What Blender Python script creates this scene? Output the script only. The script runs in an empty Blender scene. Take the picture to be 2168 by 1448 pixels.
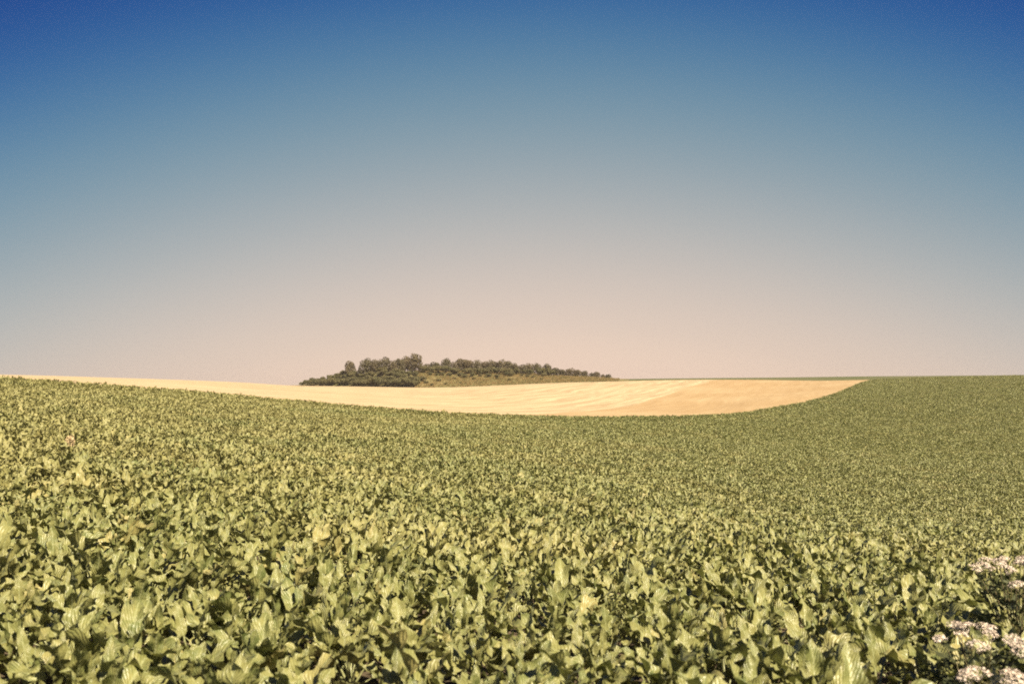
import bpy, bmesh, math, random
import numpy as np
from mathutils import Vector, Matrix, Euler

# ------------------------------------------------------------------ camera, light, exposure
scene = bpy.context.scene
COL = scene.collection
R = math.radians
rng = random.Random(7)
nrg = np.random.default_rng(11)

F_PX = 1927.0            # focal length in photograph pixels (32 mm lens on 36 mm film)
CX, CY, HZ = 1084.0, 724.0, 822.0
cam_d = bpy.data.cameras.new('camera')
cam = bpy.data.objects.new('camera', cam_d)
COL.objects.link(cam)
cam_d.lens = 32.0
cam_d.sensor_width = 36.0
cam_d.clip_start = 0.1
cam_d.clip_end = 12000.0
cam.location = (0, 0, 0)                                  # the eye is the origin of the world
cam.rotation_euler = (R(90) + math.atan((HZ - CY) / F_PX), 0, 0)
cam_d.dof.use_dof = True
cam_d.dof.focus_distance = 17.0
cam_d.dof.aperture_fstop = 2.5
scene.camera = cam

SUN_AZ, SUN_EL = R(145), R(42)                            # clockwise from the view direction
world = bpy.data.worlds.new('World')
scene.world = world
world.use_nodes = True
wn = world.node_tree
for n in list(wn.nodes):
    wn.nodes.remove(n)
w_out = wn.nodes.new('ShaderNodeOutputWorld')
w_bg = wn.nodes.new('ShaderNodeBackground')
w_sky = wn.nodes.new('ShaderNodeTexSky')
w_sky.sky_type = 'NISHITA'
w_sky.sun_disc = False
w_sky.sun_elevation = SUN_EL
w_sky.sun_rotation = SUN_AZ
w_sky.altitude = 100
w_sky.air_density = 1.0
w_sky.dust_density = 1.5
w_sky.ozone_density = 1.5
EXPOSURE = 1.15
# colour of the evening-clear air by height above the horizon: pale and warm low down, deep blue overhead;
# it lies highest in front (and behind) and lower at the sides, as in the photograph
SKY = [(0.00, (238, 208, 188)), (0.035, (234, 207, 187)), (0.065, (224, 201, 184)), (0.115, (206, 192, 181)), (0.165, (183, 181, 177)),
       (0.215, (157, 167, 171)), (0.262, (131, 154, 166)), (0.308, (104, 139, 162)), (0.352, (74, 119, 158)), (0.395, (44, 94, 152)),
       (0.44, (24, 68, 140)), (0.49, (14, 50, 126)), (1.0, (10, 30, 88))]
def lin(c):
    return tuple(((v / 255 + 0.055) / 1.055) ** 2.4 if v > 10 else v / 255 / 12.92 for v in c)
def wnode(kind, **kw):
    nd = wn.nodes.new(kind)
    for k, v in kw.items():
        setattr(nd, k, v)
    return nd
def wmath(op, a, b, clamp=False):
    nd = wnode('ShaderNodeMath', operation=op, use_clamp=clamp)
    for q, v in ((0, a), (1, b)):
        if isinstance(v, bpy.types.NodeSocket):
            wn.links.new(v, nd.inputs[q])
        else:
            nd.inputs[q].default_value = v
    return nd.outputs[0]
w_tc = wnode('ShaderNodeTexCoord')
w_sep = wnode('ShaderNodeSeparateXYZ')
wn.links.new(w_tc.outputs['Generated'], w_sep.inputs[0])
side = wmath('SUBTRACT', w_sep.outputs[0], 0.02)
side = wmath('MINIMUM', wmath('MULTIPLY', wmath('MULTIPLY', side, side), 0.46), 0.12)
w_h = wmath('ADD', wmath('MAXIMUM', w_sep.outputs[2], 0.0), side)
w_ramp = wnode('ShaderNodeValToRGB')
w_ramp.color_ramp.interpolation = 'B_SPLINE'
els = w_ramp.color_ramp.elements
while len(els) > 1:
    els.remove(els[-1])
for i, (p, c) in enumerate(SKY):
    e = els[0] if i == 0 else els.new(p)
    e.position = min(1.0, p * 1.05)
    e.color = (*lin(c), 1)
wn.links.new(w_h, w_ramp.inputs[0])
w_gain = wnode('ShaderNodeVectorMath', operation='SCALE')
wn.links.new(w_ramp.outputs[0], w_gain.inputs[0])
w_gain.inputs['Scale'].default_value = 10.0 / 2 ** EXPOSURE
w_mix = wnode('ShaderNodeMix', data_type='RGBA')
w_mix.inputs[0].default_value = 0.97
wn.links.new(w_sky.outputs[0], w_mix.inputs[6])
wn.links.new(w_gain.outputs[0], w_mix.inputs[7])
wn.links.new(w_mix.outputs[2], w_bg.inputs[0])
wn.links.new(w_bg.outputs[0], w_out.inputs[0])
w_bg.inputs[1].default_value = 0.10

sun_d = bpy.data.lights.new('sun', 'SUN')
sun = bpy.data.objects.new('sun', sun_d)
COL.objects.link(sun)
sun_d.energy = 5.0
sun_d.angle = R(0.53)
sun_d.color = (1.0, 0.87, 0.62)
sun_dir = Vector((math.sin(SUN_AZ) * math.cos(SUN_EL), math.cos(SUN_AZ) * math.cos(SUN_EL), math.sin(SUN_EL)))
sun.rotation_euler = sun_dir.to_track_quat('Z', 'Y').to_euler()
sun.location = sun_dir * 50

vs = scene.view_settings
vs.view_transform = 'Standard'
vs.look = 'None'
vs.exposure = EXPOSURE
vs.gamma = 1.0
vs.use_curve_mapping = False
scene.render.engine = 'CYCLES'
scene.cycles.use_denoising = False
scene.cycles.filter_width = 1.8                           # the soft lens of a simple camera

# ------------------------------------------------------------------ helpers
def link(o, parent=None):
    COL.objects.link(o)
    if parent is not None:
        o.parent = parent
    return o

def tag(o, label=None, cat=None, group=None, kind=None):
    if label: o['label'] = label
    if cat: o['category'] = cat
    if group: o['group'] = group
    if kind: o['kind'] = kind
    return o

def empty(name, loc, rz=0.0, s=1.0):
    o = bpy.data.objects.new(name, None)
    o.empty_display_size = 0.1
    o.location = loc
    o.rotation_euler = (0, 0, rz)
    o.scale = (s, s, s)
    return link(o)

def mesh_from(name, verts, faces, mat=None, smooth=True, uvs=None):
    me = bpy.data.meshes.new(name)
    me.from_pydata([tuple(v) for v in verts], [], [tuple(f) for f in faces])
    if mat is not None:
        me.materials.append(mat)
    if smooth:
        me.polygons.foreach_set('use_smooth', [True] * len(me.polygons))
    if uvs is not None:
        ul = me.uv_layers.new(name='UVMap')
        vi = np.zeros(len(me.loops), dtype=np.int32)
        me.loops.foreach_get('vertex_index', vi)
        ul.data.foreach_set('uv', np.asarray(uvs, dtype=np.float32)[vi].ravel())
    me.update()
    return me

class Shader:
    """short hand for building a node material"""
    def __init__(self, name):
        self.m = bpy.data.materials.new(name)
        self.m.use_nodes = True
        self.t = self.m.node_tree
        for n in list(self.t.nodes):
            self.t.nodes.remove(n)
        self.out = self.t.nodes.new('ShaderNodeOutputMaterial')
    def n(self, kind, **kw):
        nd = self.t.nodes.new(kind)
        for k, v in kw.items():
            setattr(nd, k, v)
        return nd
    def l(self, a, b):
        self.t.links.new(a, b)
    def val(self, sock, v):
        if hasattr(v, 'is_output') or isinstance(v, bpy.types.NodeSocket):
            self.l(v, sock)
        elif isinstance(v, (tuple, list)) and len(v) == 3 and sock.type == 'RGBA':
            sock.default_value = (*v, 1)
        else:
            sock.default_value = v
    def math(self, op, a, b=0.0, c=0.0, clamp=False):
        nd = self.n('ShaderNodeMath', operation=op, use_clamp=clamp)
        self.val(nd.inputs[0], a); self.val(nd.inputs[1], b); self.val(nd.inputs[2], c)
        return nd.outputs[0]
    def mix(self, f, a, b, blend='MIX'):
        nd = self.n('ShaderNodeMix', data_type='RGBA', blend_type=blend)
        self.val(nd.inputs[0], f); self.val(nd.inputs[6], a); self.val(nd.inputs[7], b)
        return nd.outputs[2]
    def noise(self, scale, detail=3.0, rough=0.55, vec=None, dim='3D'):
        nd = self.n('ShaderNodeTexNoise', noise_dimensions=dim)
        nd.inputs['Scale'].default_value = scale
        nd.inputs['Detail'].default_value = detail
        nd.inputs['Roughness'].default_value = rough
        if vec is not None:
            self.l(vec, nd.inputs['Vector'])
        return nd.outputs[0]
    def step(self, v, lo, hi):
        nd = self.n('ShaderNodeMapRange', interpolation_type='SMOOTHSTEP')
        self.val(nd.inputs[0], v)
        nd.inputs[1].default_value = lo
        nd.inputs[2].default_value = hi
        return nd.outputs[0]
    def pos(self):
        return self.n('ShaderNodeNewGeometry').outputs['Position']
    def map(self, vec, rot=(0, 0, 0), scale=(1, 1, 1), loc=(0, 0, 0)):
        nd = self.n('ShaderNodeMapping')
        self.l(vec, nd.inputs[0])
        nd.inputs['Location'].default_value = loc
        nd.inputs['Rotation'].default_value = rot
        nd.inputs['Scale'].default_value = scale
        return nd.outputs[0]
    def bump(self, h, strength, dist):
        nd = self.n('ShaderNodeBump')
        nd.inputs['Strength'].default_value = strength
        nd.inputs['Distance'].default_value = dist
        self.l(h, nd.inputs['Height'])
        return nd.outputs[0]
    def principled(self, col, rough=0.6, spec=0.5, normal=None):
        p = self.n('ShaderNodeBsdfPrincipled')
        self.val(p.inputs['Base Color'], col)
        self.val(p.inputs['Roughness'], rough)
        p.inputs['Specular IOR Level'].default_value = spec
        if normal is not None:
            self.l(normal, p.inputs['Normal'])
        return p.outputs[0]
    def leafy(self, bsdf, col, f):
        t = self.n('ShaderNodeBsdfTranslucent')
        self.val(t.inputs[0], col)
        mx = self.n('ShaderNodeMixShader')
        mx.inputs[0].default_value = f
        self.l(bsdf, mx.inputs[1]); self.l(t.outputs[0], mx.inputs[2])
        return mx.outputs[0]
    def done(self, s):
        self.l(s, self.out.inputs[0])
        return self.m

# ------------------------------------------------------------------ materials
def mat_beet(name, dark, light, rib, tired, yellow_tan):
    s = Shader(name)
    uv = s.n('ShaderNodeUVMap', uv_map='UVMap').outputs[0]
    sx = s.n('ShaderNodeSeparateXYZ'); s.l(uv, sx.inputs[0])
    off = s.math('ABSOLUTE', s.math('SUBTRACT', sx.outputs[0], 0.5))
    midrib = s.math('SUBTRACT', 1.0, s.step(off, 0.02, 0.075))
    rnd = s.n('ShaderNodeObjectInfo').outputs['Random']
    tc = s.n('ShaderNodeTexCoord').outputs['Object']
    ph = s.math('ADD', s.math('MULTIPLY', sx.outputs[1], 9.0), s.math('MULTIPLY', off, -7.0))
    vein = s.math('POWER', s.math('ABSOLUTE', s.math('SINE', s.math('MULTIPLY', ph, 3.14159))), 6.0)
    vein = s.math('SUBTRACT', 1.0, vein)
    vein_line = s.step(vein, 0.8, 1.0)
    blotch = s.noise(14.0, 3, vec=tc)
    c = s.mix(s.step(blotch, 0.3, 0.7), dark, light)
    c = s.mix(s.math('MULTIPLY', rnd, 0.75), c, light)
    c = s.mix(s.step(s.math('FRACT', s.math('MULTIPLY', rnd, 17.3)), 0.93, 1.0), c, tired)
    px_ = s.n('ShaderNodeSeparateXYZ'); s.l(s.pos(), px_.inputs[0])
    # leaf colour shifts to yellow-tan towards the left of the field, greener to the right
    leftward = s.n('ShaderNodeMapRange')
    s.l(px_.outputs[0], leftward.inputs[0])
    leftward.inputs[1].default_value = 14.0; leftward.inputs[2].default_value = -22.0
    leftward.inputs[3].default_value = -0.10; leftward.inputs[4].default_value = 0.13
    patch = s.math('ADD', s.noise(0.16, 4, 0.6, vec=s.pos()), leftward.outputs[0])
    c = s.mix(s.math('MULTIPLY', s.step(patch, 0.40, 0.66), 0.6), c, yellow_tan)
    c = s.mix(s.math('MULTIPLY', vein_line, 0.25), c, rib)
    c = s.mix(s.math('MULTIPLY', midrib, 0.9), c, rib)
    crinkle = s.noise(42.0, 2, vec=tc)
    h = s.math('ADD', s.math('MULTIPLY', vein, 0.5), crinkle)
    nrm = s.bump(h, 0.55, 0.012)
    p = s.principled(c, 0.40, 0.6, nrm)
    return s.done(s.leafy(p, s.mix(0.5, c, (0.2, 0.24, 0.03)), 0.18))

M_BEET = mat_beet('beet_leaf', (0.105, 0.135, 0.038), (0.280, 0.265, 0.095), (0.34, 0.35, 0.17), (0.34, 0.29, 0.11), (0.35, 0.30, 0.115))

def mat_soil():
    s = Shader('field_soil')
    p = s.pos()
    a = s.noise(1.2, 5, vec=p); b = s.noise(14, 4, vec=p)
    c = s.mix(s.step(a, 0.3, 0.7), (0.075, 0.055, 0.036), (0.12, 0.09, 0.06))
    return s.done(s.principled(c, 0.95, 0.2, s.bump(b, 0.8, 0.05)))

def mat_far_beet():
    """ground below and beyond the leaf canopy where single plants are too small to see"""
    s = Shader('crop_ground')
    p = s.pos()
    a = s.noise(0.03, 4, vec=p); b = s.noise(2.2, 4, 0.7, vec=p)
    c = s.mix(s.step(b, 0.35, 0.65), (0.06, 0.075, 0.028), (0.15, 0.165, 0.06))
    c = s.mix(s.step(a, 0.35, 0.7), c, (0.12, 0.13, 0.05))
    return s.done(s.principled(c, 0.75, 0.3, s.bump(b, 1.0, 0.4)))

def mat_stubble():
    s = Shader('straw_stubble')
    p = s.pos()
    # drill rows and combine swaths follow the sweep of the slope
    xy = s.n('ShaderNodeSeparateXYZ'); s.l(p, xy.inputs[0])
    wob = s.noise(0.02, 3, vec=p)
    line = s.math('SUBTRACT', s.math('MULTIPLY', xy.outputs[0], 0.95), s.math('MULTIPLY', s.math('SUBTRACT', xy.outputs[1], 118.0), 0.31))
    line = s.math('ADD', line, s.math('MULTIPLY', s.math('SUBTRACT', wob, 0.5), 9.0))
    along = s.math('ADD', s.math('MULTIPLY', xy.outputs[1], 0.95), s.math('MULTIPLY', xy.outputs[0], 0.31))
    swath = s.math('SINE', s.math('MULTIPLY', line, 6.2832 / 7.5))
    swath2 = s.math('SINE', s.math('MULTIPLY', line, 6.2832 / 2.9))
    cmb = s.n('ShaderNodeCombineXYZ')
    s.l(s.math('MULTIPLY', line, 0.55), cmb.inputs[0]); s.l(s.math('MULTIPLY', along, 0.03), cmb.inputs[1])
    streak = s.noise(1.0, 5, 0.7, vec=cmb.outputs[0])
    fine = s.noise(1.6, 5, 0.7, vec=p)
    big = s.noise(0.02, 3, vec=p)
    c = s.mix(s.step(streak, 0.32, 0.68), (0.37, 0.270, 0.158), (0.62, 0.485, 0.305))
    c = s.mix(s.math('MULTIPLY', s.step(swath, 0.0, 0.9), 0.30), c, (0.34, 0.225, 0.115))
    c = s.mix(s.math('MULTIPLY', s.step(swath2, 0.3, 0.9), 0.18), c, (0.37, 0.26, 0.14))
    c = s.mix(s.math('MULTIPLY', s.step(fine, 0.5, 0.72), 0.40), c, (0.35, 0.24, 0.13))
    # the swath cut later is redder straw; the part cut first has bleached
    c = s.mix(s.math('MULTIPLY', s.step(line, -1.0, 1.5), 0.7), c, (0.38, 0.245, 0.115))
    c = s.mix(s.math('MULTIPLY', s.step(big, 0.4, 0.7), 0.3), c, (0.60, 0.475, 0.30))
    return s.done(s.principled(c, 0.85, 0.25, s.bump(fine, 0.5, 0.12)))

def mat_grass(name, a, b, c3, scale=0.8):
    s = Shader(name)
    p = s.pos()
    n1 = s.noise(scale, 5, 0.65, vec=p); n2 = s.noise(scale * 0.12, 3, vec=p); n3 = s.noise(scale * 5, 3, vec=p)
    c = s.mix(s.step(n1, 0.32, 0.68), a, b)
    c = s.mix(s.math('MULTIPLY', s.step(n2, 0.42, 0.62), 0.7), c, c3)
    return s.done(s.principled(c, 0.85, 0.2, s.bump(n3, 0.7, 0.25)))

def mat_tuft(name, a, b):
    s = Shader(name)
    rnd = s.n('ShaderNodeObjectInfo').outputs['Random']
    c = s.mix(rnd, a, b)
    return s.done(s.leafy(s.principled(c, 0.8, 0.2), c, 0.25))

def mat_foliage(name, a, b, warm):
    s = Shader(name)
    rnd = s.n('ShaderNodeObjectInfo').outputs['Random']
    n1 = s.noise(0.9, 3, vec=s.pos()); n2 = s.noise(5.0, 2, vec=s.pos())
    c = s.mix(s.step(n1, 0.3, 0.7), a, b)
    c = s.mix(s.math('MULTIPLY', rnd, 0.6), c, warm)
    c = s.mix(s.math('MULTIPLY', n2, 0.5), c, a)
    return s.done(s.leafy(s.principled(c, 0.6, 0.3), c, 0.2))

def mat_plain(name, a, b, scale, rough=0.8):
    s = Shader(name)
    tc = s.n('ShaderNodeTexCoord').outputs['Object']
    n1 = s.noise(scale, 4, vec=tc)
    c = s.mix(s.step(n1, 0.3, 0.7), a, b)
    return s.done(s.principled(c, rough, 0.3, s.bump(n1, 0.4, 0.01)))

M_SOIL = mat_soil()
M_CROP = mat_far_beet()
M_STUB = mat_stubble()
M_FAR = mat_grass('far_green_field', (0.08, 0.095, 0.038), (0.125, 0.13, 0.052), (0.14, 0.13, 0.06), 0.35)
M_LAND = mat_grass('far_land', (0.16, 0.14, 0.07), (0.20, 0.17, 0.09), (0.12, 0.13, 0.05), 0.05)
M_KNOLL = mat_grass('dry_grass', (0.17, 0.145, 0.066), (0.25, 0.195, 0.092), (0.135, 0.13, 0.052), 0.45)
M_TUFT = mat_tuft('dry_tuft', (0.16, 0.14, 0.055), (0.34, 0.235, 0.11))
M_TREE = mat_foliage('tree_foliage', (0.070, 0.062, 0.036), (0.150, 0.128, 0.066), (0.205, 0.148, 0.088))
M_BUSH = mat_foliage('bush_foliage', (0.070, 0.070, 0.034), (0.160, 0.146, 0.062), (0.200, 0.160, 0.075))
M_BARK = mat_plain('bark', (0.07, 0.05, 0.035), (0.13, 0.10, 0.075), 3.0)
M_STEM = mat_plain('weed_stem', (0.09, 0.085, 0.04), (0.14, 0.11, 0.06), 30.0)
M_WEED = mat_foliage('weed_leaf', (0.045, 0.055, 0.024), (0.085, 0.095, 0.038), (0.10, 0.09, 0.04))
M_FLOWER = mat_plain('white_floret', (0.40, 0.31, 0.25), (0.78, 0.68, 0.60), 55.0, 0.7)
M_DRY = mat_plain('dry_straw', (0.45, 0.33, 0.19), (0.60, 0.47, 0.30), 20.0)

# ------------------------------------------------------------------ terrain heights
def pchip(x, y, q):
    x = np.asarray(x, float); y = np.asarray(y, float); q = np.clip(np.asarray(q, float), x[0], x[-1])
    h = np.diff(x); dl = np.diff(y) / h
    m = np.zeros_like(y)
    m[0], m[-1] = dl[0], dl[-1]
    for i in range(1, len(x) - 1):
        if dl[i - 1] * dl[i] > 0:
            w1, w2 = 2 * h[i] + h[i - 1], h[i] + 2 * h[i - 1]
            m[i] = (w1 + w2) / (w1 / dl[i - 1] + w2 / dl[i])
    k = np.clip(np.searchsorted(x, q) - 1, 0, len(x) - 2)
    t = (q - x[k]) / h[k]
    return ((1 + 2 * t) * (1 - t) ** 2 * y[k] + t * (1 - t) ** 2 * h[k] * m[k]
            + t * t * (3 - 2 * t) * y[k + 1] + t * t * (t - 1) * h[k] * m[k + 1])

CANOPY = 0.40
# bearings (as film x) where the land was sized up; (distance, height below the eye) for the crop's top, then (distance, film y) beyond
def P(Y, y): return (Y, -(y - HZ) / F_PX * Y)
PROFILE = {
    -900: [(4, -1.30), (8, -1.30), (15, -1.15), (25, -0.75), (40, -0.1), (60, .5), (80, 1.2), P(150, 792), P(300, 785), P(370, 783), P(450, 785)],
    0:    [(4, -1.30), (8, -1.35), (15, -1.30), (25, -1.05), (40, -.6), (60, -.12), P(75, 808), P(150, 801), P(300, 794.5), P(370, 793), P(450, 795)],
    250:  [(4, -1.30), (8, -1.40), (15, -1.50), (25, -1.45), (40, -1.25), (60, -.85), P(82, 822.5), P(150, 811), P(300, 801.5), P(370, 800), P(450, 801)],
    500:  [(4, -1.30), (8, -1.45), (15, -1.70), (25, -1.90), (40, -2.0), (60, -1.75), P(90, 840.5), P(150, 829), P(300, 811), P(370, 809), P(450, 810)],
    640:  [(4, -1.30), (8, -1.48), (15, -1.80), (25, -2.10), (40, -2.3), (60, -2.2), P(95, 852), P(150, 839), P(300, 820), P(370, 817), P(450, 817)],
    900:  [(4, -1.30), (8, -1.52), (15, -1.95), (25, -2.40), (40, -2.8), (60, -3.0), P(103, 873), P(150, 859), P(250, 837), P(370, 820.5), P(450, 818)],
    1200: [(4, -1.30), (8, -1.58), (15, -2.12), (25, -2.75), (40, -3.35), (60, -3.8), P(115, 884), P(170, 866), P(250, 838), P(370, 810), P(450, 804.5)],
    1480: [(4, -1.30), (8, -1.65), (15, -2.30), (25, -3.2), (40, -4.2), (60, -4.75), (90, -4.8), P(130, 881), P(180, 862), P(250, 832), P(370, 804), P(450, 801)],
    1650: [(4, -1.30), (8, -1.70), (15, -2.45), (25, -3.5), (40, -4.7), (60, -5.5), (90, -5.6), P(165, 862), P(250, 828), P(370, 803), P(450, 799.5)],
    1845: [(4, -1.30), (8, -1.75), (15, -2.6), (25, -3.8), (40, -5.2), (60, -6.2), (90, -6.4), (130, -5.5), (180, -3.0), (230, -.2), P(300, 804.5), P(370, 801), P(450, 797)],
    2168: [(4, -1.30), (8, -1.80), (15, -2.75), (25, -4.1), (40, -5.8), (60, -7.0), (90, -7.3), (130, -6.0), (180, -3.2), (230, 0), P(300, 796), P(370, 795), P(450, 795)],
    3100: [(4, -1.30), (8, -1.80), (15, -2.75), (25, -4.1), (40, -5.8), (60, -7.0), (90, -7.1), (130, -5.5), (180, -2.2), (230, 1.4), P(300, 790), P(370, 788), P(450, 788)],
}
PX_KNOT = sorted(PROFILE)
LY = np.linspace(math.log(4), math.log(4000), 300)
_cols = []
for k in PX_KNOT:
    pr = PROFILE[k]
    zc = pr[-1][1]
    pr = [(4 - 3.9, -1.26), *pr, (620, zc - 5.0), (1000, -22), (2000, -45), (4001, -70)]
    _cols.append(pchip([math.log(a) for a, _ in pr], [b for _, b in pr], LY))
_cols = np.array(_cols)                                     # bearings x distances
PXF = np.linspace(PX_KNOT[0], PX_KNOT[-1], 400)
TAB = np.array([pchip(PX_KNOT, _cols[:, j], PXF) for j in range(len(LY))]).T

def surf(X, Y):
    """height of the surface (the crop's top on the crop, the ground elsewhere)"""
    X = np.asarray(X, float); Y = np.asarray(Y, float)
    Yc = np.clip(Y, 4.0, 3999)
    px = CX + F_PX * X / np.maximum(Y, 6.0)
    a = np.clip((px - PXF[0]) / (PXF[-1] - PXF[0]) * (len(PXF) - 1), 0, len(PXF) - 1.001)
    b = np.clip((np.log(Yc) - LY[0]) / (LY[-1] - LY[0]) * (len(LY) - 1), 0, len(LY) - 1.001)
    i, j = a.astype(int), b.astype(int)
    u, v = a - i, b - j
    return (TAB[i, j] * (1 - u) * (1 - v) + TAB[i + 1, j] * u * (1 - v) + TAB[i, j + 1] * (1 - u) * v + TAB[i + 1, j + 1] * u * v)

EDGE_PX = [-900, 0, 250, 500, 640, 900, 1200, 1480, 1650, 1770, 1868, 3100]
EDGE_Y = [80, 75, 82, 90, 95, 103, 115, 130, 165, 215, 300, 300]
def edge(px):
    return pchip(EDGE_PX, EDGE_Y, px)
def front(px):
    return 374.0 + np.maximum(0.0, 890.0 - np.maximum(px, 560.0)) * 0.24
def far(px):
    return np.maximum((pchip([-900, 1500, 1868, 1880, 3100], [370, 370, 302, 300, 300], px) + front(px) - 374.0), edge(px) + 1e-3)

def ground(X, Y):
    X = np.asarray(X, float); Y = np.asarray(Y, float)
    px = CX + F_PX * X / np.maximum(Y, 6.0)
    e = edge(px)
    t = np.clip((e - Y) / np.maximum(e * 0.06, 0.5), 0, 1)
    return surf(X, Y) - CANOPY * (t * t * (3 - 2 * t))

def sheet(name, y0, y1, n, mat, kind='structure', label=None, power=1.0, ncol=260):
    """land between two distances (functions of the bearing), fanned out from the camera's bearing line"""
    pxs = np.linspace(-880, 3080, ncol)
    t = np.linspace(0, 1, n) ** power
    lo, hi = y0(pxs), y1(pxs)
    V, Fc = [], []
    Y = lo[:, None] + (hi - lo)[:, None] * t[None, :]
    X = (pxs[:, None] - CX) / F_PX * np.maximum(Y, 6.0)
    Z = ground(X, Y)
    V = np.stack([X, Y, Z], -1).reshape(-1, 3)
    for i in range(ncol - 1):
        if hi[i] - lo[i] < 0.01 and hi[i + 1] - lo[i + 1] < 0.01:
            continue
        for j in range(n - 1):
            Fc.append((i * n + j, (i + 1) * n + j, (i + 1) * n + j + 1, i * n + j + 1))
    me = mesh_from(name, V, Fc, mat)
    o = link(bpy.data.objects.new(name, me))
    tag(o, label, kind=kind)
    return o

c_ = lambda v: (lambda px: np.full(np.shape(px), float(v)))
near = sheet('field_soil', c_(-40), lambda px: np.minimum(edge(px), 70), 120, M_SOIL, label='dark bare soil under the beet crop')
sheet('crop_field', lambda px: np.minimum(edge(px), 70), edge, 120, M_CROP, label='green crop ground running down into the valley and up the right hill')
sheet('stubble_field', edge, far, 150, M_STUB, label='pale golden stubble field across the valley')
sheet('far_field', far, c_(505), 40, M_FAR, label='thin green field along the skyline behind the stubble')
sheet('far_land', c_(505), c_(3500), 60, M_LAND, power=2.0, label='land falling away beyond the skyline')

# ------------------------------------------------------------------ the knoll that carries the wood
KN_PX = [600, 640, 700, 740, 800, 880, 960, 1050, 1120, 1200, 1290, 1330]
KN_TOP = [817, 813.5, 803, 797, 790, 786, 787, 789.5, 792.5, 797, 802, 805]
KN_Y1 = 478.0
def knoll_z(X, Y):
    px = CX + F_PX * np.asarray(X, float) / np.asarray(Y, float)
    y0 = front(px); yc = np.maximum(408.0, y0 + 16.0)
    top = -(pchip(KN_PX, KN_TOP, px) - HZ) / F_PX * yc
    g = ground(X, Y)
    t = np.where(Y < yc, (Y - y0) / (yc - y0), (KN_Y1 - Y) / (KN_Y1 - yc))
    t = np.clip(t, 0, 1)
    t = np.sin(t * math.pi / 2) ** 1.3
    edge_f = np.clip(np.minimum((px - 612) / 40, (1330 - px) / 40), 0, 1)
    return g + 0.02 + np.maximum(top - g, 0) * t * edge_f
def build_knoll():
    nx, ny = 140, 50
    pxs = np.linspace(605, 1332, nx)
    PXg = np.repeat(pxs[:, None], ny, 1)
    Y = front(PXg) + (KN_Y1 - front(PXg)) * np.linspace(0, 1, ny)[None, :]
    X = (PXg - CX) / F_PX * Y
    Z = knoll_z(X, Y)
    Z += (nrg.random(Z.shape) - .5) * 0.25
    Z[:, 0] = ground(X[:, 0], Y[:, 0]) - 0.3
    V = np.stack([X, Y, Z], -1).reshape(-1, 3)
    Fc = [(i * ny + j, (i + 1) * ny + j, (i + 1) * ny + j + 1, i * ny + j + 1) for i in range(nx - 1) for j in range(ny - 1)]
    o = link(bpy.data.objects.new('knoll', mesh_from('knoll', V, Fc, M_KNOLL)))
    tag(o, 'low grassy knoll with a dry yellow slope below the wood', kind='structure')
build_knoll()

# ------------------------------------------------------------------ geometry nodes scatter for uncountable cover
def scatter(name, pts, rots, scales, idx, protos, label, cat=None):
    col = bpy.data.collections.new(name + '_kinds')
    for i, me in enumerate(protos):
        o = bpy.data.objects.new('%s_kind' % name, me)
        o.name = '%s_kind_%02d' % (name, i)
        col.objects.link(o)
    me = bpy.data.meshes.new(name)
    me.vertices.add(len(pts))
    me.vertices.foreach_set('co', np.asarray(pts, np.float32).ravel())
    a = me.attributes.new('rot', 'FLOAT_VECTOR', 'POINT'); a.data.foreach_set('vector', np.asarray(rots, np.float32).ravel())
    a = me.attributes.new('scl', 'FLOAT_VECTOR', 'POINT'); a.data.foreach_set('vector', np.asarray(scales, np.float32).ravel())
    a = me.attributes.new('kind_index', 'INT', 'POINT'); a.data.foreach_set('value', np.asarray(idx, np.int32))
    o = link(bpy.data.objects.new(name, me))
    ng = bpy.data.node_groups.new(name + '_scatter', 'GeometryNodeTree')
    ng.interface.new_socket('Geometry', in_out='INPUT', socket_type='NodeSocketGeometry')
    ng.interface.new_socket('Geometry', in_out='OUTPUT', socket_type='NodeSocketGeometry')
    N = ng.nodes.new
    gi, go = N('NodeGroupInput'), N('NodeGroupOutput')
    ip = N('GeometryNodeInstanceOnPoints')
    ci = N('GeometryNodeCollectionInfo')
    ci.inputs[0].default_value = col
    ci.inputs[1].default_value = True
    ci.inputs[2].default_value = True
    def attr(nm, t):
        nd = N('GeometryNodeInputNamedAttribute'); nd.data_type = t; nd.inputs[0].default_value = nm
        return nd.outputs[0]
    e2r = N('FunctionNodeEulerToRotation')
    L = ng.links.new
    L(gi.outputs[0], ip.inputs['Points'])
    L(ci.outputs[0], ip.inputs['Instance'])
    ip.inputs['Pick Instance'].default_value = True
    L(attr('kind_index', 'INT'), ip.inputs['Instance Index'])
    L(attr('rot', 'FLOAT_VECTOR'), e2r.inputs[0]); L(e2r.outputs[0], ip.inputs['Rotation'])
    L(attr('scl', 'FLOAT_VECTOR'), ip.inputs['Scale'])
    L(ip.outputs[0], go.inputs[0])
    md = o.modifiers.new('scatter', 'NODES'); md.node_group = ng
    tag(o, label, cat, kind='stuff')
    return o

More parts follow.
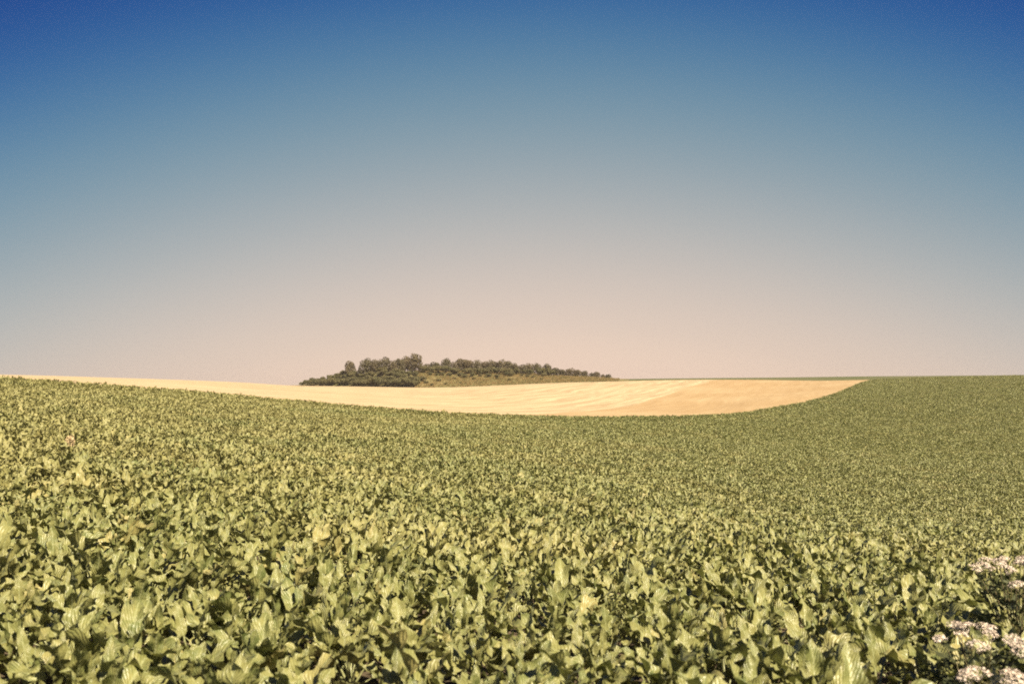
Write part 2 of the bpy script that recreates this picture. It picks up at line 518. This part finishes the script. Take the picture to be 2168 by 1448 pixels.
# ------------------------------------------------------------------ sugar beet leaves and plants
def leaf_geometry(r, lean, curl, pet, blade, width, wave, nu=4, nv=9):
    """one leaf growing from the origin towards +X: petiole, then a wavy ovate blade either side of the midrib"""
    V, Fc, UV = [], [], []
    n_p = 3
    total = pet + blade
    steps = 40
    path = [(0.0, 0.0, lean)]
    x = z = 0.0
    for k in range(steps):
        s = (k + 0.5) / steps
        th = lean + curl * s ** 1.6
        x += math.sin(th) * total / steps
        z += math.cos(th) * total / steps
        path.append((x, z, th))
    def at(d):
        f = d / total * steps
        i = min(int(f), steps - 1); t = f - i
        a, b = path[i], path[i + 1]
        return (a[0] + (b[0] - a[0]) * t, a[1] + (b[1] - a[1]) * t, a[2] + (b[2] - a[2]) * t)
    # petiole: a tapering three-sided stalk
    for k in range(n_p + 1):
        d = pet * 1.04 * k / n_p
        px, pz, th = at(d)
        w = 0.0105 - 0.0045 * k / n_p
        nx, nz = -math.cos(th), math.sin(th)
        for (oy, on) in ((-w, 0.0), (w, 0.0), (0.0, -w)):
            V.append((px + nx * on, oy, pz + nz * on)); UV.append((0.5, 0.0))
    for k in range(n_p):
        for q in range(3):
            a, b = k * 3 + q, k * 3 + (q + 1) % 3
            Fc.append((a, b, b + 3, a + 3))
    base = len(V)
    twist = r.uniform(-.5, .5)
    phs = [r.uniform(0, 6.28) for _ in range(4)]
    fold = r.uniform(0.15, 0.9)
    for j in range(nv + 1):
        v = j / nv
        px, pz, th = at(pet + blade * v)
        prof = math.sin(math.pi * min(1, v * 0.97 + 0.02) ** 0.78) ** 0.6
        if j == nv: prof = 0.06
        hw = width * 0.5 * prof
        nx, nz = -math.cos(th), math.sin(th)
        for i in range(nu + 1):
            u = i / nu * 2 - 1
            side = 0 if u < 0 else 1
            au = abs(u)
            lift = fold * hw * au - 0.25 * hw * au * au
            rip = wave * au ** 1.5 * math.sin(v * (11 + 3 * side) + phs[side]) * (0.4 + prof) + wave * 0.45 * au * math.sin(v * 23 + phs[2 + side])
            yy = u * hw * (1 - 0.10 * fold)
            on = lift + rip + twist * yy * v + (r.gauss(0, .0045) if 0 < j < nv else 0)
            V.append((px + nx * on, yy, pz + nz * on)); UV.append((u * .5 + .5, 0.05 + 0.95 * v))
    for j in range(nv):
        for i in range(nu):
            a = base + j * (nu + 1) + i
            Fc.append((a, a + 1, a + nu + 2, a + nu + 1))
    return V, Fc, UV

LEAF_KINDS = []          # (ring, geometry): inner upright leaves, middle, outer leaning ones
lr = random.Random(31)
for ring, count in ((0, 9), (1, 13), (2, 8)):
    for _ in range(count):
        if ring == 0:
            g = leaf_geometry(lr, R(lr.uniform(3, 16)), R(lr.uniform(8, 60)), lr.uniform(.15, .25), lr.uniform(.15, .23), lr.uniform(.060, .100), lr.uniform(.010, .020))
        elif ring == 1:
            g = leaf_geometry(lr, R(lr.uniform(12, 36)), R(lr.uniform(15, 85)), lr.uniform(.17, .26), lr.uniform(.17, .26), lr.uniform(.085, .130), lr.uniform(.012, .026))
        else:
            g = leaf_geometry(lr, R(lr.uniform(34, 58)), R(lr.uniform(20, 70)), lr.uniform(.15, .23), lr.uniform(.17, .24), lr.uniform(.085, .130), lr.uniform(.012, .026))
        LEAF_KINDS.append((ring, g))
LEAF_MESH = [mesh_from('beet_leaf', g[0], g[1], M_BEET, True, g[2]) for _, g in LEAF_KINDS]
RING = {k: [i for i, (r_, _) in enumerate(LEAF_KINDS) if r_ == k] for k in (0, 1, 2)}

def leaf_set(r):
    """(kind, azimuth, tilt, scale) of each leaf of a plant"""
    out = []
    a0 = r.uniform(0, 6.28)
    k = 0
    for ring, n in ((2, r.randint(2, 3)), (1, r.randint(3, 5)), (0, r.randint(3, 4))):
        for q in range(n):
            a = a0 + k * 2.39996 + r.uniform(-.35, .35)
            k += 1
            out.append((r.choice(RING[ring]), a, r.uniform(-.2, .2), r.uniform(.75, 1.22)))
    return out

def joined_plant(r):
    V, Fc, UV = [], [], []
    for kind, a, tilt, sc in leaf_set(r):
        g = LEAF_KINDS[kind][1]
        m = Euler((tilt, tilt * .7, a)).to_matrix() * sc
        b = len(V)
        V += [tuple(m @ Vector(p)) for p in g[0]]
        Fc += [tuple(i + b for i in f) for f in g[1]]
        UV += g[2]
    return mesh_from('beet_plant', V, Fc, M_BEET, True, UV)

# where the plants stand: drilled rows, slightly uneven
ROW, GAP, ROW_A = 0.44, 0.205, R(64)
WEEDS = [(3.29, 6.0), (2.46, 4.85), (2.18, 4.15), (3.05, 5.1), (2.6, 4.35)]           # where the flowering weeds grow
def drilled(y_lo, y_hi, row, gap, jit):
    ca, sa = math.cos(ROW_A), math.sin(ROW_A)
    ext = y_hi * 1.35
    ii = np.arange(-int(ext / row), int(ext / row) + 1)
    jj = np.arange(-int(ext / gap), int(ext / gap) + 1)
    a, b = np.meshgrid(ii * row, jj * gap, indexing='ij')
    a = a + nrg.normal(0, jit * row * .30, a.shape)
    b = b + nrg.normal(0, jit * gap * .8, b.shape)
    X = (a * ca + b * sa).ravel(); Y = (-a * sa + b * ca).ravel()
    k = (Y > y_lo) & (Y < y_hi) & (np.abs(X) < np.maximum(Y * 0.80, 0) + 3.5)
    X, Y = X[k], Y[k]
    px = CX + F_PX * X / np.maximum(Y, 6)
    k = Y < edge(px) - 0.15
    return X[k], Y[k]

bands = [(0.9, 45, ROW, GAP, 1.0, 1.0), (45, 90, .44, .24, 1.2, 1.05), (90, 150, .5, .34, 1.3, 1.15), (150, 304, .62, .46, 1.4, 1.3)]
BX, BY, BS = [], [], []
for lo, hi, row, gap, jit, sc in bands:
    x, y = drilled(lo, hi, row, gap, jit)
    BX.append(x); BY.append(y); BS.append(np.full(len(x), sc))
BX, BY, BS = map(np.concatenate, (BX, BY, BS))
keep = np.ones(len(BX), bool)
for wx, wy in WEEDS:
    keep &= (BX - wx) ** 2 + (BY - wy) ** 2 > 0.24 ** 2
keep &= ~((BY < 45) & (nrg.random(len(BX)) < 0.035))                  # a few gaps in the rows
BX, BY, BS = BX[keep], BY[keep], BS[keep]
BZ = ground(BX, BY) - 0.015
# size and vigour drift over the field
drift = 1 + 0.10 * np.sin(BX * .55 + 1.3 * np.sin(BY * .31)) * np.cos(BY * .42) + nrg.normal(0, .09, len(BX))
BS = BS * np.clip(drift, .7, 1.3)
pxs = CX + F_PX * BX / np.maximum(BY, .5)
pys = HZ - F_PX * (BZ + 0.40) / np.maximum(BY, .5)
inframe = (pxs > -25) & (pxs < 2195) & (pys < 1475) & (BY > 2)
dist = np.sqrt(BX ** 2 + BY ** 2)
order = np.argsort(np.where(inframe, dist, 1e9))
single = order[:300]
mask = np.ones(len(BX), bool); mask[single] = False

pr = random.Random(5)
PLANTS = [joined_plant(pr) for _ in range(14)]
n = int(mask.sum())
rots = np.stack([nrg.normal(0, .10, n), nrg.normal(0, .10, n), nrg.uniform(0, 6.283, n)], -1)
scl = BS[mask][:, None] * np.array([1, 1, 1.0])[None]
far_m = BY[mask] > 90
scl[far_m, 2] *= 0.72
scatter('beet_crop', np.stack([BX, BY, BZ], -1)[mask], rots, scl, nrg.integers(0, len(PLANTS), n), PLANTS,
        'dense leafy sugar beet crop spreading down the slope behind the nearest plants')

BEET_LABEL = 'leafy green sugar beet plant among the nearest of the dense crop'
BEET_GROUP = 'nearest sugar beet plants in the crop'
ALL_BEETS = []
SPOT = [(60, 'in the bottom left corner of the crop'), (340, 'at the bottom edge left of the wood'), (640, 'at the bottom edge straight below the left tip of the thicket'),
        (880, 'at the bottom edge straight below the tallest tree'), (1084, 'at the bottom edge in the middle of the photo'), (1290, 'at the bottom edge straight below the right tip of the wood'),
        (1560, 'at the bottom edge below the right part of the stubble'), (1845, 'at the bottom edge below the right corner of the stubble')]
SPECIAL = {}
for sx_, text in SPOT:
    c = [k for k in single if 1395 < pys[k] < 1450 and int(k) not in SPECIAL]
    SPECIAL[int(min(c, key=lambda k: abs(pxs[k] - sx_)))] = 'sugar beet plant ' + text
for wi, text in ((0, 'pressed against the left side of the tallest white-flowered weed'), (1, 'touching the weed in front of the dark hollow'), (2, 'beside the flowering weed nearest the corner')):
    wx, wy = WEEDS[wi]
    c = [k for k in single if int(k) not in SPECIAL and BX[k] < wx]
    SPECIAL[int(min(c, key=lambda k: (BX[k] - wx) ** 2 + (BY[k] - wy) ** 2))] = 'sugar beet plant ' + text
COLS = [(230, 'at the far left'), (560, 'left of the wood'), (800, 'below the thicket'), (980, 'below the tallest tree'), (1200, 'in the middle of the photo'),
        (1430, 'below the right tip of the wood'), (1720, 'below the right half of the stubble'), (9999, 'towards the flowering weeds')]
RANKS = [(1215, 'in the fourth rank back'), (1275, 'in the third rank back'), (1350, 'in the second rank back'), (9999, 'in the front rank')]
def beet_label(k):
    if int(k) in SPECIAL:
        return SPECIAL[int(k)]
    c = next(t for lim, t in COLS if pxs[k] < lim)
    q = next(t for lim, t in RANKS if pys[k] < lim)
    return 'sugar beet plant %s %s' % (q, c)
for k in single:
    r = random.Random(int(k) * 13 + 5)
    o = empty('sugar_beet', (BX[k], BY[k], BZ[k]), r.uniform(0, 6.28), float(BS[k]))
    o.rotation_euler = (r.gauss(0, .09), r.gauss(0, .09), r.uniform(0, 6.28))
    tag(o, beet_label(k), 'sugar beet', BEET_GROUP)
    for kind, a, tilt, sc in leaf_set(r):
        lf = bpy.data.objects.new('leaf', LEAF_MESH[kind])
        lf.rotation_euler = (tilt, tilt * .7, a)
        lf.scale = (sc, sc, sc)
        link(lf, o)
    ALL_BEETS.append(o)

# ------------------------------------------------------------------ tubes, leaf clumps
def tube(V, Fc, pts, rad, sides=5):
    b = len(V)
    for i, p in enumerate(pts):
        p = Vector(p)
        d = (Vector(pts[min(i + 1, len(pts) - 1)]) - Vector(pts[max(i - 1, 0)])).normalized()
        a = d.orthogonal().normalized(); c = d.cross(a)
        for k in range(sides):
            t = 6.28318 * k / sides
            V.append(tuple(p + (a * math.cos(t) + c * math.sin(t)) * rad[i]))
    for i in range(len(pts) - 1):
        for k in range(sides):
            q = b + i * sides + k; w = b + i * sides + (k + 1) % sides
            Fc.append((q, w, w + sides, q + sides))
    V.append(tuple(Vector(pts[-1]))); t = len(V) - 1
    e = b + (len(pts) - 1) * sides
    for k in range(sides):
        Fc.append((e + k, e + (k + 1) % sides, t))

def sprays(V, Fc, r, c, rad, n, size):
    """n small folded leaf sprays near the skin of a lobe"""
    for _ in range(n):
        d = Vector((r.gauss(0, 1), r.gauss(0, 1), r.gauss(0, 1) + .15)).normalized()
        p = Vector(c) + Vector((d.x * rad[0], d.y * rad[1], d.z * rad[2])) * r.uniform(.72, 1.06)
        nrm = (d + Vector((r.gauss(0, .55), r.gauss(0, .55), r.gauss(0, .55)))).normalized()
        a = nrm.orthogonal().normalized()
        a = Matrix.Rotation(r.uniform(0, 6.28), 3, nrm) @ a
        b = nrm.cross(a)
        s = size * r.uniform(.6, 1.35)
        k = len(V)
        V += [tuple(p - a * s), tuple(p + b * s * .6 - nrm * s * .25), tuple(p + a * s), tuple(p - b * s * .6 - nrm * s * .25)]
        Fc += [(k, k + 1, k + 2), (k, k + 2, k + 3)]

def tree_kind(r, h, w, base):
    """trunk with limbs, and a crown of lobes; unit metres, base at the origin"""
    TV, TF, CV, CF = [], [], [], []
    lean = (r.uniform(-.3, .3), r.uniform(-.3, .3))
    top = (lean[0], lean[1], h * .62)
    tube(TV, TF, [(0, 0, -.4), (lean[0] * .3, lean[1] * .3, h * .25), (lean[0] * .7, lean[1] * .7, h * .45), top], [h * .032, h * .024, h * .018, h * .01])
    lobes = []
    nl = r.randint(11, 14)
    for k in range(nl):
        a = 2.4 * k + r.uniform(-.4, .4)
        q = k / (nl - 1)
        rr = w * .5 * (0.62 - .34 * q) * r.uniform(.8, 1.2)
        z = h * (base + (0.88 - base) * q ** .85)
        c = (math.cos(a) * rr + lean[0] * .7, math.sin(a) * rr + lean[1] * .7, z)
        s = w * r.uniform(.19, .28)
        lobes.append((c, s))
        st = (lean[0] * .5, lean[1] * .5, h * (.22 + .3 * q))
        mid = tuple((st[i] + c[i]) * .5 + (0.08 * h if i == 2 else 0) for i in range(3))
        tube(TV, TF, [st, mid, c], [h * .013, h * .009, h * .004], 4)
    for c, s in lobes:
        sprays(CV, CF, r, c, (s, s, s * .82), 130, .32)
    return (mesh_from('tree_trunk', TV, TF, M_BARK), mesh_from('tree_crown', CV, CF, M_TREE, False))

tr = random.Random(77)
TREES = [tree_kind(tr, 6.0, w, b) for w, b in ((7.8, .12), (7.0, .14), (8.4, .10), (6.4, .10), (7.6, .16), (7.2, .08))]
def tree(px, ytop, Y, kind, label, wide=1.0, base_y=None):
    Y = max(Y, float(front(px)) + 13 + Y % 3)
    X = (px - CX) / F_PX * Y
    z0 = float(knoll_z(np.array([X]), np.array([Y]))[0])
    zt = -(ytop - HZ) / F_PX * Y
    h = max(zt - z0, 1.6)
    o = empty('tree', (X, Y, z0 - .05), tr.uniform(0, 6.28))
    s = h / 6.0
    wide *= tr.uniform(.8, 1.08)
    sw = s * wide if h > 4 else s * wide * 1.25
    o.scale = (sw, sw, s)
    tag(o, label, 'tree', 'trees of the wood on the knoll')
    link(bpy.data.objects.new('trunk', TREES[kind][0]), o)
    link(bpy.data.objects.new('crown', TREES[kind][1]), o)
    return o

ORD = ['', 'first', 'second', 'third', 'fourth', 'fifth', 'sixth', 'seventh', 'eighth', 'ninth', 'tenth', 'eleventh', 'twelfth', 'thirteenth', 'fourteenth', 'fifteenth', 'sixteenth', 'seventeenth', 'eighteenth', 'nineteenth', 'twentieth', 'twenty-first', 'twenty-second', 'twenty-third', 'twenty-fourth', 'twenty-fifth', 'twenty-sixth', 'twenty-seventh', 'twenty-eighth']
LEFT = [(775, 762), (796, 764), (814, 760), (832, 765), (847, 761), (863, 757)]
RIGHT = [(903, 772), (922, 768), (944, 761), (962, 768), (978, 761), (993, 764), (1009, 765), (1026, 767), (1043, 765), (1060, 764), (1075, 766), (1090, 771), (1105, 774), (1121, 771), (1138, 771), (1158, 772)]
TAIL = [(1177, 780), (1191, 783), (1206, 781), (1221, 784), (1237, 786), (1252, 790), (1264, 788), (1276, 793)]
tree(742, 767, 404, 1, 'small rounded tree standing apart at the left end of the wood', .95)
for i, (px, yt) in enumerate(LEFT):
    tree(px, yt, 402 + (i % 3) * 4, i % 6, '%s tree to the left of the tallest tree in the wood' % ORD[len(LEFT) - i], .92)
tree(881, 752, 403, 3, 'tallest tree of the wood, its crown above the rest', 1.0)
for i, (px, yt) in enumerate(RIGHT):
    tree(px, yt, 403 + (i * 2 % 3) * 4, (i * 5 + 2) % 6, '%s tree to the right of the tallest tree in the wood' % ORD[i + 1], 1.0)
for i, (px, yt) in enumerate(TAIL):
    tree(px, yt, 405, (i * 2 + 1) % 6, '%s small tree from the left in the low right tail of the wood' % ORD[i + 1], 1.15)
tree(1287, 793, 406, 0, 'smallest tree at the far right tip of the wood', 1.2)

# ------------------------------------------------------------------ bushes of the thicket and on the slope
def bush_kind(r, w, h):
    SV, SF, V, Fc = [], [], [], []
    for k in range(5):
        a = r.uniform(0, 6.28); q = r.uniform(.1, .35) * w
        tube(SV, SF, [(0, 0, -.2), (math.cos(a) * q * .5, math.sin(a) * q * .5, h * .4), (math.cos(a) * q, math.sin(a) * q, h * .75)], [.06, .04, .02], 4)
    for k in range(9):
        a = 2.4 * k; q = math.sqrt(k / 9) * w * .34
        s = w * r.uniform(.18, .26)
        sprays(V, Fc, r, (math.cos(a) * q, math.sin(a) * q, h * r.uniform(.50, .76)), (s, s, h * r.uniform(.22, .30)), 95, .20)
    return (mesh_from('bush_stem', SV, SF, M_BARK), mesh_from('bush_foliage', V, Fc, M_BUSH, False))
br = random.Random(9)
BUSHES = [bush_kind(br, 3.6, 2.4), bush_kind(br, 3.2, 2.6), bush_kind(br, 4.0, 2.2), bush_kind(br, 3.4, 2.0)]
def bush(px, Y, s, sz, label, group, z=None):
    X = (px - CX) / F_PX * Y
    z0 = float(knoll_z(np.array([X]), np.array([Y]))[0])
    o = empty('bush', (X, Y, z0 - .05), br.uniform(0, 6.28))
    o.scale = (s, s, s * sz)
    k = br.randrange(4)
    tag(o, label, 'bush', group)
    link(bpy.data.objects.new('stem', BUSHES[k][0]), o)
    link(bpy.data.objects.new('foliage', BUSHES[k][1]), o)
    return o
# the thicket: three ranks climbing the left foot of the knoll
for rank, (Y, step, x0, x1) in enumerate(((0.8, 10, 638, 886), (4.5, 10.5, 642, 892), (9.5, 12, 660, 896), (15, 13, 700, 890))):
    px, num = x0, 0
    while px <= x1:
        f = min(1, (px - 625) / 60)
        num += 1
        bush(px + br.uniform(-2, 2), float(front(px)) + Y + br.uniform(-.8, .8), br.uniform(.95, 1.2) * (.62 + .38 * f), br.uniform(.9, 1.15) * (1.3 if rank == 0 else 1.0),
             '%s bush from the left tip %s' % (ORD[num], ['along the front edge of the thicket', 'in the second rank of the thicket', 'in the third rank up the thicket', 'along the top of the thicket below the trees'][rank]),
             ['bushes along the front of the thicket', 'bushes in the second rank of the thicket', 'bushes in the upper thicket', 'bushes at the top of the thicket'][rank])
        px += step * br.uniform(.85, 1.15)
# bushes half hidden under the trees, then odd ones on the open dry slope
for k, px in enumerate(range(900, 1180, 14)):
    bush(px + br.uniform(-4, 4), 397 + br.uniform(-2, 2), br.uniform(1.0, 1.35), 1.15, '%s dark low bush right of the thicket under the trees of the wood' % ORD[k + 1], 'bushes under the trees')
for k, (px, Y, s) in enumerate(((902, 381, .7), (915, 377, .55), (930, 384, .6), (944, 379, .45), (962, 387, .5), (975, 380, .4), (1004, 386, .5), (1018, 380, .4), (1052, 386, .45), (1078, 384, .45), (1128, 388, .45), (1146, 384, .4))):
    bush(px, Y, s, .8, '%s little round bush from the thicket on the open dry slope' % ORD[k + 1], 'bushes on the dry slope')

for k, px in enumerate(range(908, 1150, 16)):
    bush(px + br.uniform(-6, 6), 391 + br.uniform(-2.5, 2.5), br.uniform(.45, .95), .95, '%s ragged bush from the thicket in the upper part of the dry slope' % ORD[k + 1], 'bushes on the upper dry slope')

# dry grass on the knoll
def tuft_mesh(r, w, h, n, mat):
    V, Fc = [], []
    for _ in range(n):
        a = r.uniform(0, 6.28); q = w * .5 * math.sqrt(r.random())
        p = Vector((math.cos(a) * q, math.sin(a) * q, 0))
        d = Vector((r.gauss(0, .3), r.gauss(0, .3), 1)).normalized() * h * r.uniform(.5, 1.1)
        t = Vector((r.gauss(0, 1), r.gauss(0, 1), 0)).normalized() * w * .07
        k = len(V)
        V += [tuple(p - t), tuple(p + t), tuple(p + d)]
        Fc.append((k, k + 1, k + 2))
    return mesh_from('tuft', V, Fc, mat, False)
gr = random.Random(3)
TUFTS = [tuft_mesh(gr, .9, .5, 26, M_TUFT), tuft_mesh(gr, .7, .7, 22, M_TUFT), tuft_mesh(gr, 1.2, .4, 30, M_TUFT)]
n = 5200
ty = nrg.uniform(375, 412, n); tp = nrg.uniform(880, 1310, n)
tx = (tp - CX) / F_PX * ty
tz = knoll_z(tx, ty) - .03
scatter('dry_grass', np.stack([tx, ty, tz], -1), np.stack([np.zeros(n), np.zeros(n), nrg.uniform(0, 6.28, n)], -1),
        np.repeat(nrg.uniform(.6, 1.4, n)[:, None], 3, 1), nrg.integers(0, 3, n), TUFTS, 'dry yellow grass covering the open slope of the knoll')

# ------------------------------------------------------------------ white flowering weeds at the right
def floret_head(r, rad, n):
    V, Fc = [], []
    for _ in range(n):
        a = r.uniform(0, 6.28); q = rad * math.sqrt(r.random())
        p = Vector((math.cos(a) * q, math.sin(a) * q, .35 * rad * (1 - (q / rad) ** 2) + r.uniform(-.004, .006)))
        nrm = Vector((r.gauss(0, .35) + p.x / rad * .4, r.gauss(0, .35) + p.y / rad * .4, 1)).normalized()
        a1 = nrm.orthogonal().normalized(); b1 = nrm.cross(a1)
        s = r.uniform(.004, .0075)
        k = len(V)
        V.append(tuple(p - nrm * .002))
        for m in range(5):
            t = 6.283 * m / 5
            V.append(tuple(p + (a1 * math.cos(t) + b1 * math.sin(t)) * s))
        Fc += [(k, k + 1 + m, k + 1 + (m + 1) % 5) for m in range(5)]
    # the rays that carry the florets
    for m in range(9):
        t = 6.283 * m / 9
        tube(V, Fc, [(0, 0, -rad * .8), (math.cos(t) * rad * .6, math.sin(t) * rad * .6, 0)], [.0012, .0008], 3)
    return mesh_from('flower_head', V, Fc, M_FLOWER, False)
fr = random.Random(12)
HEADS = [floret_head(fr, rad, n) for rad, n in ((.050, 110), (.042, 90), (.034, 70), (.056, 120))]
def frond_mesh(r, n, w, h):
    V, Fc = [], []
    for _ in range(n):
        a = r.uniform(0, 6.28); q = w * .5 * math.sqrt(r.random())
        z = h * r.uniform(.12, .92)
        p = Vector((math.cos(a) * q, math.sin(a) * q, z))
        d = Vector((math.cos(a) + r.gauss(0, .5), math.sin(a) + r.gauss(0, .5), r.gauss(.35, .4))).normalized()
        L = r.uniform(.03, .075)
        b = d.orthogonal().normalized(); b = Matrix.Rotation(r.uniform(0, 6.28), 3, d) @ b
        k = len(V)
        V += [tuple(p), tuple(p + d * L * .45 + b * L * .22), tuple(p + d * L), tuple(p + d * L * .45 - b * L * .22)]
        Fc.append((k, k + 1, k + 2)); Fc.append((k, k + 2, k + 3))
    return mesh_from('frond', V, Fc, M_WEED, False)
FRONDS = [frond_mesh(fr, 620, .42, .62), frond_mesh(fr, 520, .36, .55)]
WEED_LABEL = ['tallest white-flowered weed, its broad pale flower clump at the right edge of the crop',
              'white-flowered weed just in front of the dark leafy hollow at the right edge',
              'low white-flowered weed nearest the bottom right corner',
              'white-flowered weed hidden in shade between the two taller flower clumps',
              'small white-flowered weed closest to the beet leaves at lower right']
WEED_TOP = [(2150, 1180, 21, .22), (2060, 1322, 11, .16), (2120, 1415, 9, .15), (2165, 1290, 5, .12), (2030, 1415, 5, .11)]
for i, ((wx, wy), (px, yt, nh, spread)) in enumerate(zip(WEEDS, WEED_TOP)):
    z0 = float(ground(np.array([wx]), np.array([wy]))[0]) - .01
    H = -(yt - HZ) / F_PX * wy - z0
    o = empty('flowering_weed', (wx, wy, z0))
    tag(o, WEED_LABEL[i], 'weed', 'white flowering weeds at the field edge')
    r = random.Random(40 + i)
    fo = link(bpy.data.objects.new('foliage', FRONDS[i % 2]), o)
    fo.scale = (1, 1, H / .66)
    for k in range(nh):
        a = 2.4 * k + r.uniform(-.3, .3); q = spread * 1.35 * math.sqrt((k + .5) / nh)
        hx, hy, hz = math.cos(a) * q, math.sin(a) * q, H * (1 - .16 * (k / nh) * r.uniform(.4, 1.2))
        V, Fc = [], []
        tube(V, Fc, [(hx * .15, hy * .15, 0), (hx * .35, hy * .35, H * .4), (hx * .8, hy * .8, H * .75), (hx, hy, hz - .02)], [.006, .005, .0035, .002], 4)
        link(bpy.data.objects.new('stem', mesh_from('weed_stem', V, Fc, M_STEM)), o)
        hd = link(bpy.data.objects.new('flower_head', HEADS[r.randrange(4)]), o)
        hd.location = (hx, hy, hz)
        hd.rotation_euler = (r.gauss(0, .2) , r.gauss(0, .2), r.uniform(0, 6))

# a dead bleached weed standing in the crop on the left
def dry_weed(px, py, Y):
    X = (px - CX) / F_PX * Y
    z0 = float(ground(np.array([X]), np.array([Y]))[0])
    o = empty('dry_weed', (X, Y, z0))
    tag(o, 'bleached dry weed standing above the beet leaves on the left', 'dry weed')
    r = random.Random(2)
    V, Fc, SV, SF = [], [], [], []
    for k in range(7):
        a = r.uniform(0, 6.28)
        e = (math.cos(a) * .06, math.sin(a) * .06, r.uniform(.42, .56))
        tube(SV, SF, [(0, 0, 0), (e[0] * .4, e[1] * .4, .28), e], [.008, .006, .003], 4)
        sprays(V, Fc, r, e, (.05, .05, .10), 40, .022)
    link(bpy.data.objects.new('stem', mesh_from('dry_stem', SV, SF, M_DRY)), o)
    link(bpy.data.objects.new('seed_head', mesh_from('seed_head', V, Fc, M_DRY, False)), o)
dry_weed(152, 935, 21.5)

# ------------------------------------------------------------------ thin summer haze over the land
def build_haze():
    x0, x1, y0, y1, z0, z1 = -3900, 3900, -60, 3600, -75, 12.0
    V = [(x, y, z) for x in (x0, x1) for y in (y0, y1) for z in (z0, z1)]
    Fc = [(0, 1, 3, 2), (4, 6, 7, 5), (0, 4, 5, 1), (2, 3, 7, 6), (0, 2, 6, 4), (1, 5, 7, 3)]
    s = Shader('haze')
    v = s.n('ShaderNodeVolumePrincipled')
    v.inputs['Color'].default_value = (0.92, 0.80, 0.76, 1)
    v.inputs['Density'].default_value = 0.00016
    v.inputs['Anisotropy'].default_value = 0.1
    s.l(v.outputs[0], s.out.inputs['Volume'])
    o = link(bpy.data.objects.new('haze', mesh_from('haze', V, Fc, s.m, False)))
    tag(o, 'thin warm haze in the air over the fields', kind='stuff')
build_haze()
